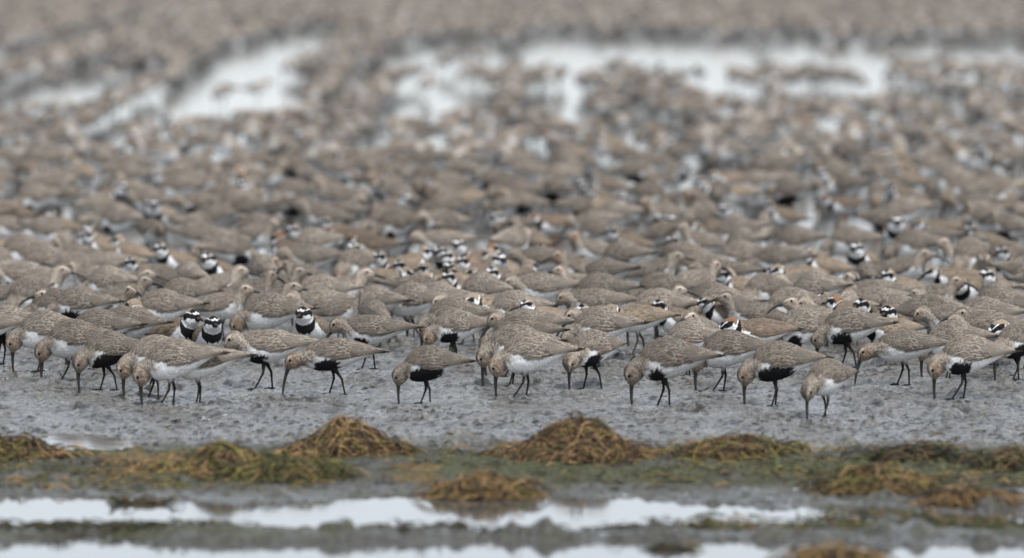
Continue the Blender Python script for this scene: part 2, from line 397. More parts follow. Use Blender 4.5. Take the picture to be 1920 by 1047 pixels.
def build_bird(species, pose, belly=0, rust=0., seed=1, lod=0, kind=0, var=0):
    """returns (V, F, C) body and (V, F, C) bill, in metres"""
    K, bill, stance = POSES[pose]
    if lod == 0 and var: stance = [(2.4, -1.2), (-.8, 1.6), (1.0, .2), (-2.2, 1.2), (3.0, .4)][var % 5]
    K = np.array(K)
    if pose == 'stand':
        dz = {6: -.2, 7: -.5, 8: -.9, 9: -1.5, 10: -1.6, 11: -1.5, 12: -1.4}
        for i, d_ in dz.items(): K[i, 1] += d_; K[i, 3] += d_ * (.6 if i < 9 else 1)
        K[1:8, 4] *= 1.12; K[8:11, 4] *= 1.12
        bill = [(p[0], p[1] - 1.4) for p in bill]
    if pose == 'alert':
        dz = {6: -.3, 7: -.7, 8: -1.2, 9: -1.8, 10: -2.0, 11: -2.0, 12: -2.0}
        for i, d_ in dz.items(): K[i, 1] += d_; K[i, 3] += d_
        K[6, 0] -= .3; K[7, 0] -= .7; K[8, 0] -= .6; K[6:9, 4] *= 1.2
        bill = [(p[0], p[1] - 2.0) for p in bill]
    hk = [(7, 1.04), (8, 1.10), (9, 1.17), (10, 1.17), (11, 1.12)]
    for (i, f) in hk:
        c_ = (K[i, 0:2] + K[i, 2:4]) / 2; a_ = (K[i, 0:2] - K[i, 2:4]) / 2 * (f if species == 'dunlin' else 1.05)
        K[i, 0:2] = c_ + a_; K[i, 2:4] = c_ - a_; K[i, 4] *= 1.08
    r_ = np.random.default_rng(seed * 13 + 5)
    acc = Acc(); bac = Acc()
    colf = (lambda u, th: col_dunlin(u, th, belly, rust, seed)) if species == 'dunlin' else (lambda u, th: col_plover(u, th, seed, kind))
    nu, nv = [(112, 56), (24, 12)][lod]
    u = np.linspace(0, 12, nu)[:, None] * np.ones((1, nv)); th = (np.arange(nv) / nv * 2 * math.pi)[None, :] * np.ones((nu, 1)) - math.pi
    P = surf(K, u, th)
    if lod == 0:
        N = surf_n(K, u, th)
        P = P + N * ((fbm(u * 3.0, th * 6, seed, 3) - .5) * .28 * np.clip((u - .3), 0, 1))[..., None]
    acc.add(P.reshape(-1, 3), grid_faces(nu, nv, wrap=True), colf(u, th).reshape(-1, 3))
    # caps
    for uu in (0.0, 11.999):
        ring = surf(K, np.full(nv, uu), th[0])
        cen = ring.mean(0)
        V = np.concatenate([ring, ring * .02 + cen * .98])
        acc.add(V, grid_faces(2, nv, wrap=True), colf(np.full(nv, uu), th[0])[None].repeat(2, 0).reshape(-1, 3))
    brown = BR if species == 'dunlin' else np.array([.21, .165, .12])
    if species == 'plover' and kind == 1: brown = np.array([.155, .115, .085])
    if lod == 0:
        # feathers laid over the mantle, scapulars and wing coverts, from the tail forward
        FU, FV = 5, 5
        fa = np.linspace(0, 1, FU)[:, None] * np.ones((1, FV)); fb = np.linspace(-1, 1, FV)[None, :] * np.ones((FU, 1))
        for row, u0 in enumerate(np.arange(1.3, 6.5 if species == 'dunlin' else 6.2, .235)):
            we = wing_edge(u0)
            rad = catmull(K, np.array(u0))[4] * .5 + np.linalg.norm(catmull(K, np.array(u0))[0:2] - catmull(K, np.array(u0))[2:4]) * .25
            lw = .37 if u0 > 4.8 else .47
            step = math.degrees(2 * lw * .78 / rad)
            ths = np.arange(-we + (step * .5 if row % 2 else step * .1), we, step)
            for t0 in ths:
                ln = (.55 if u0 > 5 else .85 if u0 > 3.3 else 1.8) * r_.uniform(.85, 1.2)
                hw = math.degrees(lw * r_.uniform(.85, 1.15) / rad)
                drift = r_.uniform(-4, 4) + (6 * math.copysign(1, t0) if abs(t0) > 50 else 0) * (-.6)
                tu = u0 + r_.uniform(-.08, .08)
                prof = np.sqrt(np.clip(1 - (2 * fa * .93 - .86) ** 2 * .95, 0.02, 1)) * np.where(fa < .5, .8 + .4 * fa, 1.0)
                uu = tu + .25 - fa * ln
                tt = np.radians(t0 + fb * hw * prof + drift * fa)
                uc = np.clip(uu, .05, 11)
                n = surf_n(K, uc, tt)
                off = .03 + .13 * fa + .07 * (1 - fb ** 2) + r_.uniform(0, .06) + (.05 if abs(t0) > 60 else 0)
                Pf = surf(K, uc, tt) + n * off[..., None]
                base = brown * r_.uniform(.6, 1.2) * (.85 if abs(t0) < 55 and u0 > 3.4 else 1.08)
                if r_.random() < .06 + .12 * rust: base = mixc(base, RUST, .3)
                if species == 'dunlin' and r_.random() < .18: base = base * .62
                edge = np.clip(np.abs(fb) ** 3 * .6 + (fa > .9) * .45, 0, 1)
                cen = np.clip(1 - np.abs(fb) * 2.0, 0, 1) * .8
                amp = (1.15 if u0 < 4.2 else .85 if u0 < 4.8 else .6) if species == 'dunlin' else .25
                cf = mixc(mixc(base, DK, np.clip(cen * amp, 0, 1)), PALE * r_.uniform(.8, 1.1), np.clip(edge * amp, 0, 1))
                acc.add(Pf.reshape(-1, 3), grid_faces(FU, FV), cf.reshape(-1, 3))
        # long tertials and primaries closing over the tail, both sides
        tip = (K[0, 0:2] + K[0, 2:4]) / 2
        bk = (K[0, 0:2] - (K[2, 0:2] + K[2, 2:4]) / 2); bk /= np.linalg.norm(bk)
        for sgn in (-1, 1):
            for i in range(8):
                fl = np.linspace(0, 1, 9)
                us = 3.4 - .16 * i; ts = R(58 + 6.0 * i) * sgn
                p0 = surf(K, np.array(us), np.array(ts)) + surf_n(K, np.array(us), np.array(ts)) * .22
                um = 1.6; p1 = surf(K, np.array(um), np.array(R(60 + 5 * i) * sgn)); p1 = p1 + surf_n(K, np.array(um), np.array(R(60 + 5 * i) * sgn)) * .35
                ext = -2.4 + i * .82 if i < 6 else 1.9 - (i - 6) * .9
                p2 = np.array([tip[0] + bk[0] * ext, sgn * (.55 - .03 * i), tip[1] + bk[1] * ext + .55 - .13 * i + r_.uniform(-.1, .15)])
                q = (1 - fl)[:, None] ** 2 * p0 + 2 * ((1 - fl) * fl)[:, None] * (p1 * 1.0) + (fl ** 2)[:, None] * p2
                wv = .52 * np.sin(np.clip(fl * .8 + .22, 0, 1) * math.pi) ** .7 + .05
                wv[-1] = .06
                V = []
                for a in (-1, -.5, .0, .5, 1):
                    V.append(q + np.stack([0 * fl, sgn * .10 * (1 - abs(a)) + 0 * fl, a * wv * .62], -1) + np.array([0, sgn * .03 * a, 0]))
                V = np.stack(V, 1)
                dark = mixc(brown * .8, DK * .45, (sstep(.35, .85, fl) if i >= 2 else .35 * fl))
                cc = np.stack([mixc(dark, PALE * .95, np.full(9, w_)) for w_ in (.75, .05, .25, .0, .55)], 1)
                cc[-2:] = DK * .35 if i >= 3 else cc[-2:]
                acc.add(V.reshape(-1, 3), grid_faces(9, 5), cc.reshape(-1, 3))
    else:
        # folded wing tips as two tapering blades
        tip = (K[0, 0:2] + K[0, 2:4]) / 2
        for sgn in (-1, 1):
            q = np.array([surf(K, np.array(2.4), np.array(R(75) * sgn)), [tip[0] + 2, .7 * sgn, tip[1] + .9], [tip[0] - 1.4, .4 * sgn, tip[1] + .3]])
            tube(acc, q, [.8, .5, .08], np.array([brown, brown, DK * .6]), 4)
    # eyes
    if lod == 0:
        for sgn in (-1, 1):
            ue, te = (9.75, R(72) * sgn)
            p = surf(K, np.array(ue), np.array(te)); n = surf_n(K, np.array(ue), np.array(te))
            a = np.linspace(0, math.pi, 7)[:, None]; b2 = (np.arange(10) / 10 * 2 * math.pi)[None, :]
            rr_ = .36 if species == 'plover' else .35
            V = np.stack([rr_ * np.sin(a) * np.cos(b2), rr_ * np.sin(a) * np.sin(b2), rr_ * np.cos(a) * np.ones_like(b2)], -1) + p - n * .08
            acc.add(V.reshape(-1, 3), grid_faces(7, 10, wrap=True), BLACK * .8)
    # legs
    kk = 8 if lod == 0 else 3
    legc = np.array([.018, .017, .016]) if species == 'dunlin' else (np.array([.30, .12, .03]) if kind == 1 else np.array([.06, .045, .03]))
    zb = K[4, 3]
    for sgn, fx in ((1, stance[0]), (-1, stance[1])):
        hip = np.array([.6, 1.2 * sgn, zb + 1.0]); foot = np.array([fx * 1.1, 1.3 * sgn, .12])
        mid = (hip + foot) / 2 + np.array([-.55 - .12 * abs(fx), 0, .25])
        if lod == 0:
            pts = np.array([hip, hip * .7 + mid * .3, hip * .35 + mid * .65, mid * .97 + hip * .03, mid, mid * .9 + foot * .1, mid * .5 + foot * .5, foot + [0, 0, .25], foot])
            rad = [.85, .60, .36, .28, .34, .26, .21, .22, .26]
            top = BLACK * 1.5 if (belly >= 2) else (WHITE * .8 if species == 'plover' or belly == 0 else BLACK * 2)
            tube(acc, pts, rad, np.array([top, top * .6] + [legc] * 7), kk)
            for da in (-28, 2, 32, 172):
                d = np.array([math.cos(R(da)), math.sin(R(da)) * sgn, 0])
                tl = 2.0 if da != 172 else .7
                tube(acc, [foot, foot + d * tl * .5 + [0, 0, .06], foot + d * tl + [0, 0, -.1]], [.21, .17, .08], legc, 5)
        else:
            tube(acc, [hip, mid, foot], [.4, .25, .2], legc, 3)
    # bill
    B3 = np.array([[p[0], 0, p[1]] for p in bill])
    tt = np.linspace(0, 1, 8 if lod == 0 else 3)
    Q = ((1 - tt) ** 2)[:, None] * B3[0] + (2 * tt * (1 - tt))[:, None] * (B3[1] * 2 - (B3[0] + B3[2]) / 2) + (tt ** 2)[:, None] * B3[2]
    long_ = species == 'dunlin'
    rad = np.interp(tt, [0, .15, .6, .93, 1], [.56, .44, .31, .25, .08] if long_ else [.5, .45, .40, .2, .04])
    if long_: bc = np.tile(np.array([.022, .020, .018]), (len(tt), 1))
    else: bc = mixc(np.array([.09, .045, .02]), BLACK, sstep(.15, .35, tt))
    tube(bac if lod == 0 else acc, Q, rad, bc, 10 if lod == 0 else 4)
    if lod == 0:
        V, Fc, Cc = bac.get()
        bb = (V * .01, Fc, Cc)
    else: bb = None
    V, Fc, Cc = acc.get()
    return (V * .01, Fc, Cc), bb

# ------------------------------------------------------------------ prototypes (mesh data shared by the copies)
PROTO = {}
def proto(species, pose, belly, rust, var=0):
    key = (species, pose, belly, rust, var)
    if key not in PROTO:
        sd_ = (hash((pose, belly, int(rust * 10), var, species == 'plover')) % 97) if False else (len(PROTO) * 7 + 3)
        (V, Fc, Cc), (V2, F2, C2) = build_bird(species, pose, belly, rust, sd_, 0, kind=belly if species == 'plover' else 0) if species == 'plover' \
            else build_bird(species, pose, belly, rust, sd_, 0, var=var)
        nm = 'dunlin' if species == 'dunlin' else 'plover'
        me = make_mesh(nm, V, Fc, Cc, M_plum)
        mb = make_mesh('bill', V2, F2, C2, M_horn)
        PROTO[key] = (me, mb)
    return PROTO[key]

def tag(o, label=None, cat=None, group=None, kind=None):
    if label: o['label'] = label
    if cat: o['category'] = cat
    if group: o['group'] = group
    if kind: o['kind'] = kind
    return o

# ------------------------------------------------------------------ puddles (photo pixel boxes turned into ground ellipses)
PUD = [ # px centre, py centre, px half width, py half height, rim strength
 (170,962,275,25),(60,968,200,22),(640,962,230,16),(560,985,120,8),(1080,985,240,8),(1420,968,140,9),(40,970,120,22),(330,985,90,9),(900,965,410,27),(700,975,250,20),(1180,970,220,20),(1330,962,110,12),(1600,962,120,9),(1780,972,60,9),(1900,970,70,12),
 (960,1062,1500,40),(150,1060,300,44),(1050,1040,200,16),
 (140,834,130,19),(260,842,60,8),(1250,842,60,10),(1560,848,120,9),(870,842,60,7),(1370,832,90,6),(1100,950,60,10),
 # far ones
 (20,120,60,70),(200,172,95,36),(120,160,60,26),(430,190,150,30),(520,105,95,40),(810,195,80,36),(840,105,110,22),(1060,98,100,30),(700,150,40,16),(930,110,30,22),(250,250,50,12),(900,190,40,12),(1700,190,50,12),(1250,100,170,26),
 (1480,100,170,24),(1800,100,260,18),(1640,168,50,30),(1040,200,75,18),(1190,212,30,22),(1510,245,26,34),(1270,312,18,12),(1445,428,85,14),(1530,412,45,12),
 (720,265,45,20),(280,240,45,18),(575,190,22,40),(1850,190,40,25),(1800,250,40,18),(40,300,30,16),(150,420,40,12),(1330,175,60,12)]
PUDW = []
for (cx, cy, hw, hh) in PUD:
    if cy < 500: hw *= 1.05; hh *= 1.08
    elif cy > 900: hh *= 1.12
    x, y0 = at(cx, cy); xn, yn = at(cx, cy + hh); xf, yf = at(cx, max(cy - hh, -60))
    xa, _ = at(cx + hw, cy)
    PUDW.append((x, (yn + yf) / 2, abs(xa - x), (yf - yn) / 2, cy < 500))

def mud_h(x, y):
    """height of the mud surface above the water level, m"""
    h = 0.0075 - .010 * sstep(17, 22, y) + 0.007 * (fbm(x * 2.2, y * 1.1, 3, 3) - .5)
    near = 1 - sstep(18, 24, y)
    ridge = np.abs(fbm(x * 17, y * 9, 11, 3) - .5) * 2
    n_ = fbm(x * 44, y * 20, 21, 3)
    fine = fbm(x * 90, y * 48, 31, 2)
    h = h + near * (-.0045 + .0110 * (n_ - .45) + .008 * (fine - .5) * n_ * 2)
    cl = np.clip(fbm(x * 15, y * 9, 41, 2) - .70, 0, 1) * .09
    h = h + near * cl
    # weed bank between the feeding flat and the front pools
    px, py = bank_coords(x, y)
    bank = np.exp(-((y - 12.45 - .12 * np.sin(x * 3.1)) / .33) ** 2)
    h = h + bank * (.009 + .020 * (fbm(x * 5, y * 6, 51, 4) - .35))
    b2 = np.exp(-((y - 10.99 - .10 * (fbm(x * 2, x * 0 + 3, 61, 2) - .5)) / .075) ** 2)
    h = h + b2 * (.012 + .02 * (fbm(x * 7, y * 6, 71, 3) - .4))
    w = 0
    wob = (fbm(x * 4, y * 4, 81, 4) - .5)
    for (cx, cy, rx, ry, far) in PUDW:
        d = np.sqrt(((x - cx) / rx) ** 2 + ((y - cy) / ry) ** 2) + wob * (.6 if not far else .5)
        w = np.maximum(w, 1 - (sstep(.85, 1.15, d) if not far else sstep(.75, 1.05, d)))
    return h * (1 - w) - .012 * w

def bank_coords(x, y): return x, y

# ------------------------------------------------------------------ ground and water
def axis_pts(fine0, fine1, step, lim, grow):
    a = list(np.arange(fine0, fine1, step)); s = step
    while a[-1] < lim: s *= grow; a.append(a[-1] + s)
    return a
xs = axis_pts(0, 1.75, .0045, 2600, 1.06); xs = np.array([-v for v in xs[:0:-1]] + xs)
ys = np.array(axis_pts(10.2, 15.6, .009, 15.7, 1.0)[:-1] + [])
tail = [ys[-1]]; s_ = .009
while tail[-1] < 6000: s_ *= 1.02 if tail[-1] < 60 else 1.06; tail.append(tail[-1] + s_)
front = [10.2]; s_ = .011
while front[-1] > -40: s_ *= 1.06; front.append(front[-1] - s_)
ys = np.concatenate([front[:0:-1], ys, tail[1:]])
X, Y = np.meshgrid(xs, ys)
Z = mud_h(X, Y)
G = np.stack([X, Y, Z], -1).reshape(-1, 3)
# real colour of the surface: grey silt, olive algae film on the bank
algae = np.exp(-((Y - 12.35) / .45) ** 2) * sstep(.35, .55, fbm(X * 3, Y * 4, 91, 4)) + np.exp(-((Y - 11.05) / .12) ** 2) * sstep(.4, .55, fbm(X * 5, Y * 5, 95, 4)) * .9
algae = np.clip(algae, 0, 1)
och = np.clip(np.exp(-((Y - 12.3) / .4) ** 2) * sstep(.62, .72, fbm(X * 4 + 9, Y * 5, 99, 3)), 0, 1)
gc = np.tile(np.array([.098, .095, .086]), X.shape + (1,))
gc = gc * (0.75 + .5 * fbm(X * 30, Y * 20, 77, 3))[..., None]
bits = sstep(.55, .62, fbm(X * 70, Y * 30, 177, 3)) * sstep(.30, .50, fbm(X * 9, Y * 6, 178, 2))      # dark organic crumbs on the silt
gc = mixc(gc, np.array([.018, .016, .013]), bits * .95)
gc = mixc(gc, np.array([.030, .028, .018]), (1 - sstep(12.75, 12.95, Y + .3 * (fbm(X * 6, Y * 6, 179, 3) - .5))) * .75)    # peaty, weed-stained silt of the bank
gc = mixc(gc, np.array([.055, .060, .020]), algae * .5)
gc = mixc(gc, np.array([.13, .08, .03]), och * .6)
gc = np.concatenate([gc, np.clip(np.exp(-((Y - 12.4) / .42) ** 2) * .75 + np.maximum(algae, och), 0, 1)[..., None]], -1)
me = make_mesh('mud_flat', G, grid_faces(len(ys), len(xs)), gc.reshape(-1, 4), M_mud)
g = bpy.data.objects.new('mud_flat', me); C.objects.link(g); g['kind'] = 'structure'

wm = make_mesh('water', [(-2600, -40, 0), (2600, -40, 0), (2600, 6000, 0), (-2600, 6000, 0)], [(0, 1, 2, 3)], None, M_wat, False)
w_ = bpy.data.objects.new('water', wm); C.objects.link(w_); w_['kind'] = 'structure'

def gz(x, y): return max(0.0, float(mud_h(np.array([x]), np.array([y]))[0]))

# ------------------------------------------------------------------ seaweed heaps
OCH = np.array([.235, .145, .060]); BRN = np.array([.045, .028, .015]); OLI = np.array([.055, .056, .016]); YEL = np.array([.17, .15, .035]); DOL = np.array([.020, .023, .010])
def strands(acc, n, cx, cy, rx, ry, hz, pal, r_, ln=.09, rad=.0016, lift=.25, base=None, spread=1.0, ofs=0.):
    for i in range(n):
        a = r_.uniform(0, 2 * math.pi); q = math.sqrt(r_.uniform(0, 1)) * spread
        x0, y0 = cx + rx * q * math.cos(a), cy + ry * q * math.sin(a)
        d = r_.uniform(0, 2 * math.pi); L_ = ln * r_.uniform(.5, 1.5); k = 7
        curl = r_.normal(0, 1.6)
        tt = np.linspace(0, 1, k)
        ang = d + curl * tt + .5 * np.sin(tt * 6 + r_.uniform(0, 6))
        dx = np.concatenate([[0], np.cumsum(np.cos(ang[:-1]))]) * L_ / k; dy = np.concatenate([[0], np.cumsum(np.sin(ang[:-1]))]) * L_ / k * .8
        x = x0 + dx; y = y0 + dy
        rr_ = np.sqrt(((x - cx) / rx) ** 2 + ((y - cy) / ry) ** 2)
        lump = .45 + 1.0 * fbm(x * 17 + ofs, y * 17, 5, 2)
        dome = hz * lump * np.clip(1 - rr_ ** 2.4, 0, 1) ** 1.1
        arch = np.sin(tt * math.pi) * lift * L_ * r_.uniform(0, 1)
        dep = r_.uniform(.5, 1.0) if r_.random() < .5 else 1.0
        z = (base if base is not None else 0) + dome * dep + arch + .001
        P = np.stack([x, y, z], -1)
        c = pal[r_.integers(len(pal))] * r_.uniform(.6, 1.35)
        tube(acc, P, rad * r_.uniform(.6, 1.6) * np.array([.7, 1, 1, 1, 1, .8, .3]), c, 4)

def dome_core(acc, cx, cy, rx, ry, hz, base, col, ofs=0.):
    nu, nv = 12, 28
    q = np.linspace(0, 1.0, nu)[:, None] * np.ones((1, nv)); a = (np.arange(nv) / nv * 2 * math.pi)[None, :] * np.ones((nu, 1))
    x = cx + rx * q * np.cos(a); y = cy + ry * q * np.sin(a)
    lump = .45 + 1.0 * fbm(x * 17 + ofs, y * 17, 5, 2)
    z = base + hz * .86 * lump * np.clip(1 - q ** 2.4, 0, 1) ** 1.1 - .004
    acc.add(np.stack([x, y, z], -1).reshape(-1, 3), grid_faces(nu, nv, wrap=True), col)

HEAPS = [ # px centre, base py, half width px, height px, strands, palette, label
 (1085, 872, 118, 88, 2600, 'b', 'tallest tangled golden brown seaweed heap on the mud bank'),
 (655, 858, 92, 68, 1700, 'b', 'rounded brown seaweed heap nearest the walking bird with rusty head'),
 (418, 900, 84, 84, 2000, 'm', 'brown seaweed heap with a yellow green strand, left of the bank'),
 (540, 905, 100, 42, 1100, 'g', 'low olive green weed heap sloping off the brown heap'),
 (905, 932, 66, 36, 1100, 'b', 'small brown weed tuft alone at the edge of the front pool'),
 (1650, 925, 92, 56, 1400, 'm', 'ochre and green weed heap on the right of the mud bank'),
 (1825, 948, 58, 24, 500, 'b', 'flat rusty brown weed clump beside the ochre and green heap'),
 (1385, 868, 110, 32, 1300, 'm', 'long low brown weed ridge right of the tallest heap'),
 (30, 870, 75, 48, 900, 'm', 'ochre weed clump cut by the left edge of the view'),
 (1725, 876, 90, 28, 800, 'd', 'low dark weed ridge behind the ochre and green heap'),
 (1900, 884, 60, 34, 600, 'd', 'dark green weed clump at the right edge of the bank'),
 (1560, 1062, 42, 36, 600, 'b', 'brown weed tuft standing in the nearest water'),
 (930, 868, 42, 18, 300, 'd', 'thin dark weed wisp left of the tallest heap'),
 (268, 945, 46, 5, 200, 'd', 'dark weed lump breaking the left front pool'),
 (1265, 1032, 30, 5, 150, 'd', 'little dark weed lump in the nearest pool'),
]
PAL = {'b': [OCH, OCH, BRN, BRN, BRN, OCH * .6, OCH * 1.3, YEL * .6], 'm': [OCH, BRN, OLI, YEL, OCH * .8, BRN], 'g': [OLI, OLI, YEL * .8, DOL, OCH], 'd': [DOL, OLI, BRN, DOL, OCH * .7]}
hr = np.random.default_rng(31)
for (cx, by, hw, hp, n, pal, lab) in HEAPS:
    x, y = at(cx, by); sc_ = F / y
    rx = hw / sc_ * .92; ry = min(rx * .7, .10) if hp > 20 else rx * .35; hz = max(.004, (hp * .92 - 2 * ry * .6 * F * H / y / y) / sc_) * .70
    y += ry * .25
    z0 = max(0, gz(x, y)) * .6
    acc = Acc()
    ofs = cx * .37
    dome_core(acc, 0, 0, rx, ry, hz, z0, (BRN if pal != 'g' else DOL) * .4, ofs)  # core painted much darker than the strands: shade in the gaps, put into colour
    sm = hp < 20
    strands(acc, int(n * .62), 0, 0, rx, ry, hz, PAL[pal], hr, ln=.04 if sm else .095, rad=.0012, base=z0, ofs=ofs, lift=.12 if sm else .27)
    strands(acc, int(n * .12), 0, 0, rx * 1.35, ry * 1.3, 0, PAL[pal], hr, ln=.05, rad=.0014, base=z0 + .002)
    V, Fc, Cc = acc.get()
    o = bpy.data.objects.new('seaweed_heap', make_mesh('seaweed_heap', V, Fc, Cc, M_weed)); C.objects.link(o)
    o.location = (x, y, 0)
    tag(o, lab, 'seaweed heap', 'seaweed heaps on the mud bank')

# loose weed scattered over the banks: stuff
acc = Acc(); mr_ = np.random.default_rng(77)
def scatter(n, x0, x1, py0, py1, pal, ln=.04, pn=.5, rad=.0013):
    k = 0
    while k < n:
        px = mr_.uniform(x0, x1); py = mr_.uniform(py0, py1); x, y = at(px, py)
        if fbm(np.array([x * 4.]), np.array([y * 5.]), 111, 3)[0] < pn and mr_.random() < .85: k += .15; continue
        k += 1
        z = gz(x, y)
        if z <= 0 and mr_.random() < .8: continue
        strands(acc, 1, x, y, .012, .012, .0, pal, mr_, ln=ln, rad=rad, lift=.22, base=z + .001)
scatter(420, -40, 1960, 856, 925, [OLI, DOL, OCH, BRN, OLI, YEL * .7], .045)
scatter(260, -40, 600, 850, 925, [OLI, OCH, YEL * .8, DOL], .05)
scatter(260, 1200, 1960, 860, 930, [OLI, OCH, YEL * .8, DOL, BRN], .05)
scatter(700, 1270, 1960, 972, 1002, [OLI, OLI, DOL, OCH * .7], .05, .42)
scatter(600, -40, 420, 980, 1006, [OLI, DOL, BRN], .045, .42)
scatter(260, 380, 1300, 990, 1012, [DOL, BRN], .04)
scatter(350, -40, 1960, 790, 850, [DOL, BRN], .02, .5, .0009)
V, Fc, Cc = acc.get()
o = bpy.data.objects.new('algae', make_mesh('algae', V, Fc, Cc, M_weed)); C.objects.link(o)
tag(o, 'green and ochre loose weed strewn over the mud bank', 'algae', None, 'stuff')

# ------------------------------------------------------------------ the flock, placed one by one
# (x px, y px, species, pose, belly, rust, yaw, size, stance/label). yaw: 180 = facing left in side view, 0 = facing right,
# 270 = facing the camera. y given as feet ('f') or as the top of the bird ('t').
B = []
def D(x, y, pose='feed', belly=0, yaw=180, size=1.0, rust=.3, ref='f', label=None, tilt=0, var=0): B.append(dict(sp='dunlin', x=x, y=y, pose=pose, belly=belly, yaw=yaw, size=size, rust=rust, ref=ref, label=label, tilt=tilt, var=var))
def P(x, y, pose='stand', yaw=200, size=.95, ref='t', label=None, kind=0): B.append(dict(sp='plover', x=x, y=y, pose=pose, belly=kind, yaw=yaw, size=size, rust=0, ref=ref, label=label, tilt=0, var=0))
# front line, left to right
D(-34,690,'hunch',1,184,label='dunlin whose wing tip alone enters at the left edge')
D(8,684,'feed',2,176,label='dunlin half cut off by the left edge, black belly')
D(80,701,'feed',0,178,rust=.6,label='rusty-faced dunlin probing, farthest left of the front feeders')
D(135,718,'feed',0,182,rust=.6,label='white-bellied dunlin probing, second of the left front feeders')
D(200,735,'feed',3,200,.93,.2,label='short plump dunlin with black belly on one leg, left group')
D(291,748,'feed',0,178,1.0,.7,label='dunlin with orange face almost hidden by its probing neighbour')
D(328,761,'feed',0,180,1.03,.5,tilt=3,label='probing dunlin with raised wing tips, front of the left trio')
D(377,758,'hunch',0,184,.98,label='dunlin whose head is hidden behind the raised wing tips',tilt=4)
D(500,733,'hunch',1,182,1.05,.1,label='grey-headed dunlin walking with bill half lowered, small black belly')
D(628,742,'reach',2,180,1.0,.9,label='rusty-headed dunlin striding left with neck stretched low')
D(801,761,'feed',3,176,.90,.0,label='small dunlin standing apart on one leg, large black belly')
D(990,748,'feed',0,178,1.02,.8,label='white-bellied dunlin with orange cheek, probing behind the tallest heap')
D(963,726,'feed',0,182,1.0,.3,label='dunlin probing close behind the orange-cheeked one')
D(968,708,'feed',0,180,1.02,.6,label='third dunlin of the overlapping trio, only back and bill showing')
D(1108,730,'feed',2,222,.95,.3,label='dunlin turned half away, black belly, probing beside the trio')
D(1248,763,'feed',1,178,1.06,.3,label='largest dunlin in the front line, small black belly, bill in mud')
D(1361,734,'feed',0,183,.98,.4,label='white-bellied dunlin probing behind the largest front dunlin')
D(1456,764,'feed',3,180,1.0,.6,label='dunlin with wide black belly left of the small pale one')
D(1549,785,'feed',0,226,.88,.0,label='small pale dunlin nearest the camera, white belly')
D(1588,693,'feed',2,176,1.0,.1,label='dunlin with low black belly behind the small pale one')
D(1697,727,'reach',0,182,.98,.7,label='brown-hooded white-bellied dunlin probing on the right')
D(1811,751,'feed',2,180,1.0,.8,label='rightmost full front dunlin, black belly and rusty neck')
D(1782,713,'feed',0,176,.95,label='dunlin mostly hidden behind the rightmost front dunlin')
D(1908,719,'feed',3,214,.95,.1,label='black-bellied dunlin at the right edge, bill hidden')
D(1852,690,'rest',0,190,1.0,label='grey dunlin between two black-bellied ones at the right')
for i_, b_ in enumerate(B): b_['var'] = 1 + (i_ * 3) % 5
# second line
D(230,688,'feed',2,176); D(145,655,'feed',2,170); D(130,652,'rest',0,182)
D(500,668,'feed',0,181,1.05,.9); D(690,695,'hunch',1,180,1.0); D(852,682,'feed',2,180,.9,.7); D(845,668,'feed',0,184,1.0)
D(985,684,'hunch',0,182); D(1120,692,'feed',0,182,1.02); D(1128,676,'hunch',0,184); D(1320,690,'alert',3,232,.95,.3)
D(1500,692,'feed',1,190); D(1410,655,'rest',0,176); D(1782,672,'hunch',1,178); D(1290,705,'feed',0,180,.9)
D(415,640,'rest',0,350,1.0,.3); D(235,598,'alert',0,352,.95,.2); D(300,650,'feed',0,182); D(640,648,'rest',0,340,.95)
D(600,640,'hunch',0,176); D(700,640,'feed',1,150,.95,.9); D(1690,665,'feed',0,178); D(1870,655,'feed',1,180); D(1560,650,'hunch',2,182)
P(330,578,'stand',318,1.0,label='brown-crowned plover with bold collar beside the front-facing one')
P(388,590,'stand',290,.92,label='plover facing the camera, left of the grey-headed dunlin')
P(588,574,'stand',244,.95,label='plover facing the camera behind the rusty-headed walker')
P(270,564,'stand',120,1.0,label='plover seen from behind with a pale brow, left of the collared one')
P(940,554,'lean',186,1.05,label='orange-browed plover with broad black band, behind the trio')
P(1125,570,'stand',215,.95,label='plover with white face peering over two dunlin backs')
P(1030,560,'rest',200,.9,label='plover with only its white brow showing above a dunlin')
P(1197,583,'lean',190,1.0,label='plover standing behind the half-turned dunlin, white flank showing')
P(1275,562,'stand',196,.95,label='buff-headed plover left of the upright speckled dunlin')
P(1425,598,'lean',184,1.0,kind=1,label='rusty-capped plover with black band behind the wide-bellied dunlin')
P(1365,557,'alert',190,.9,label='plover raising its head behind the rusty-capped one')
P(1668,598,'lean',196,.95,label='plover with black chest behind the brown-hooded dunlin')
P(1682,573,'stand',240,.95,label='plover with a thick white brow standing right of the pair')
P(1640,558,'stand',225,.95,kind=1,label='chestnut-mottled plover, right one of the pair')
P(1600,556,'stand',150,.95,kind=1,label='chestnut-mottled plover, left one of the pair, turned away')
P(1925,598,'lean',200,1.0,label='plover with long mask cut by the right edge')
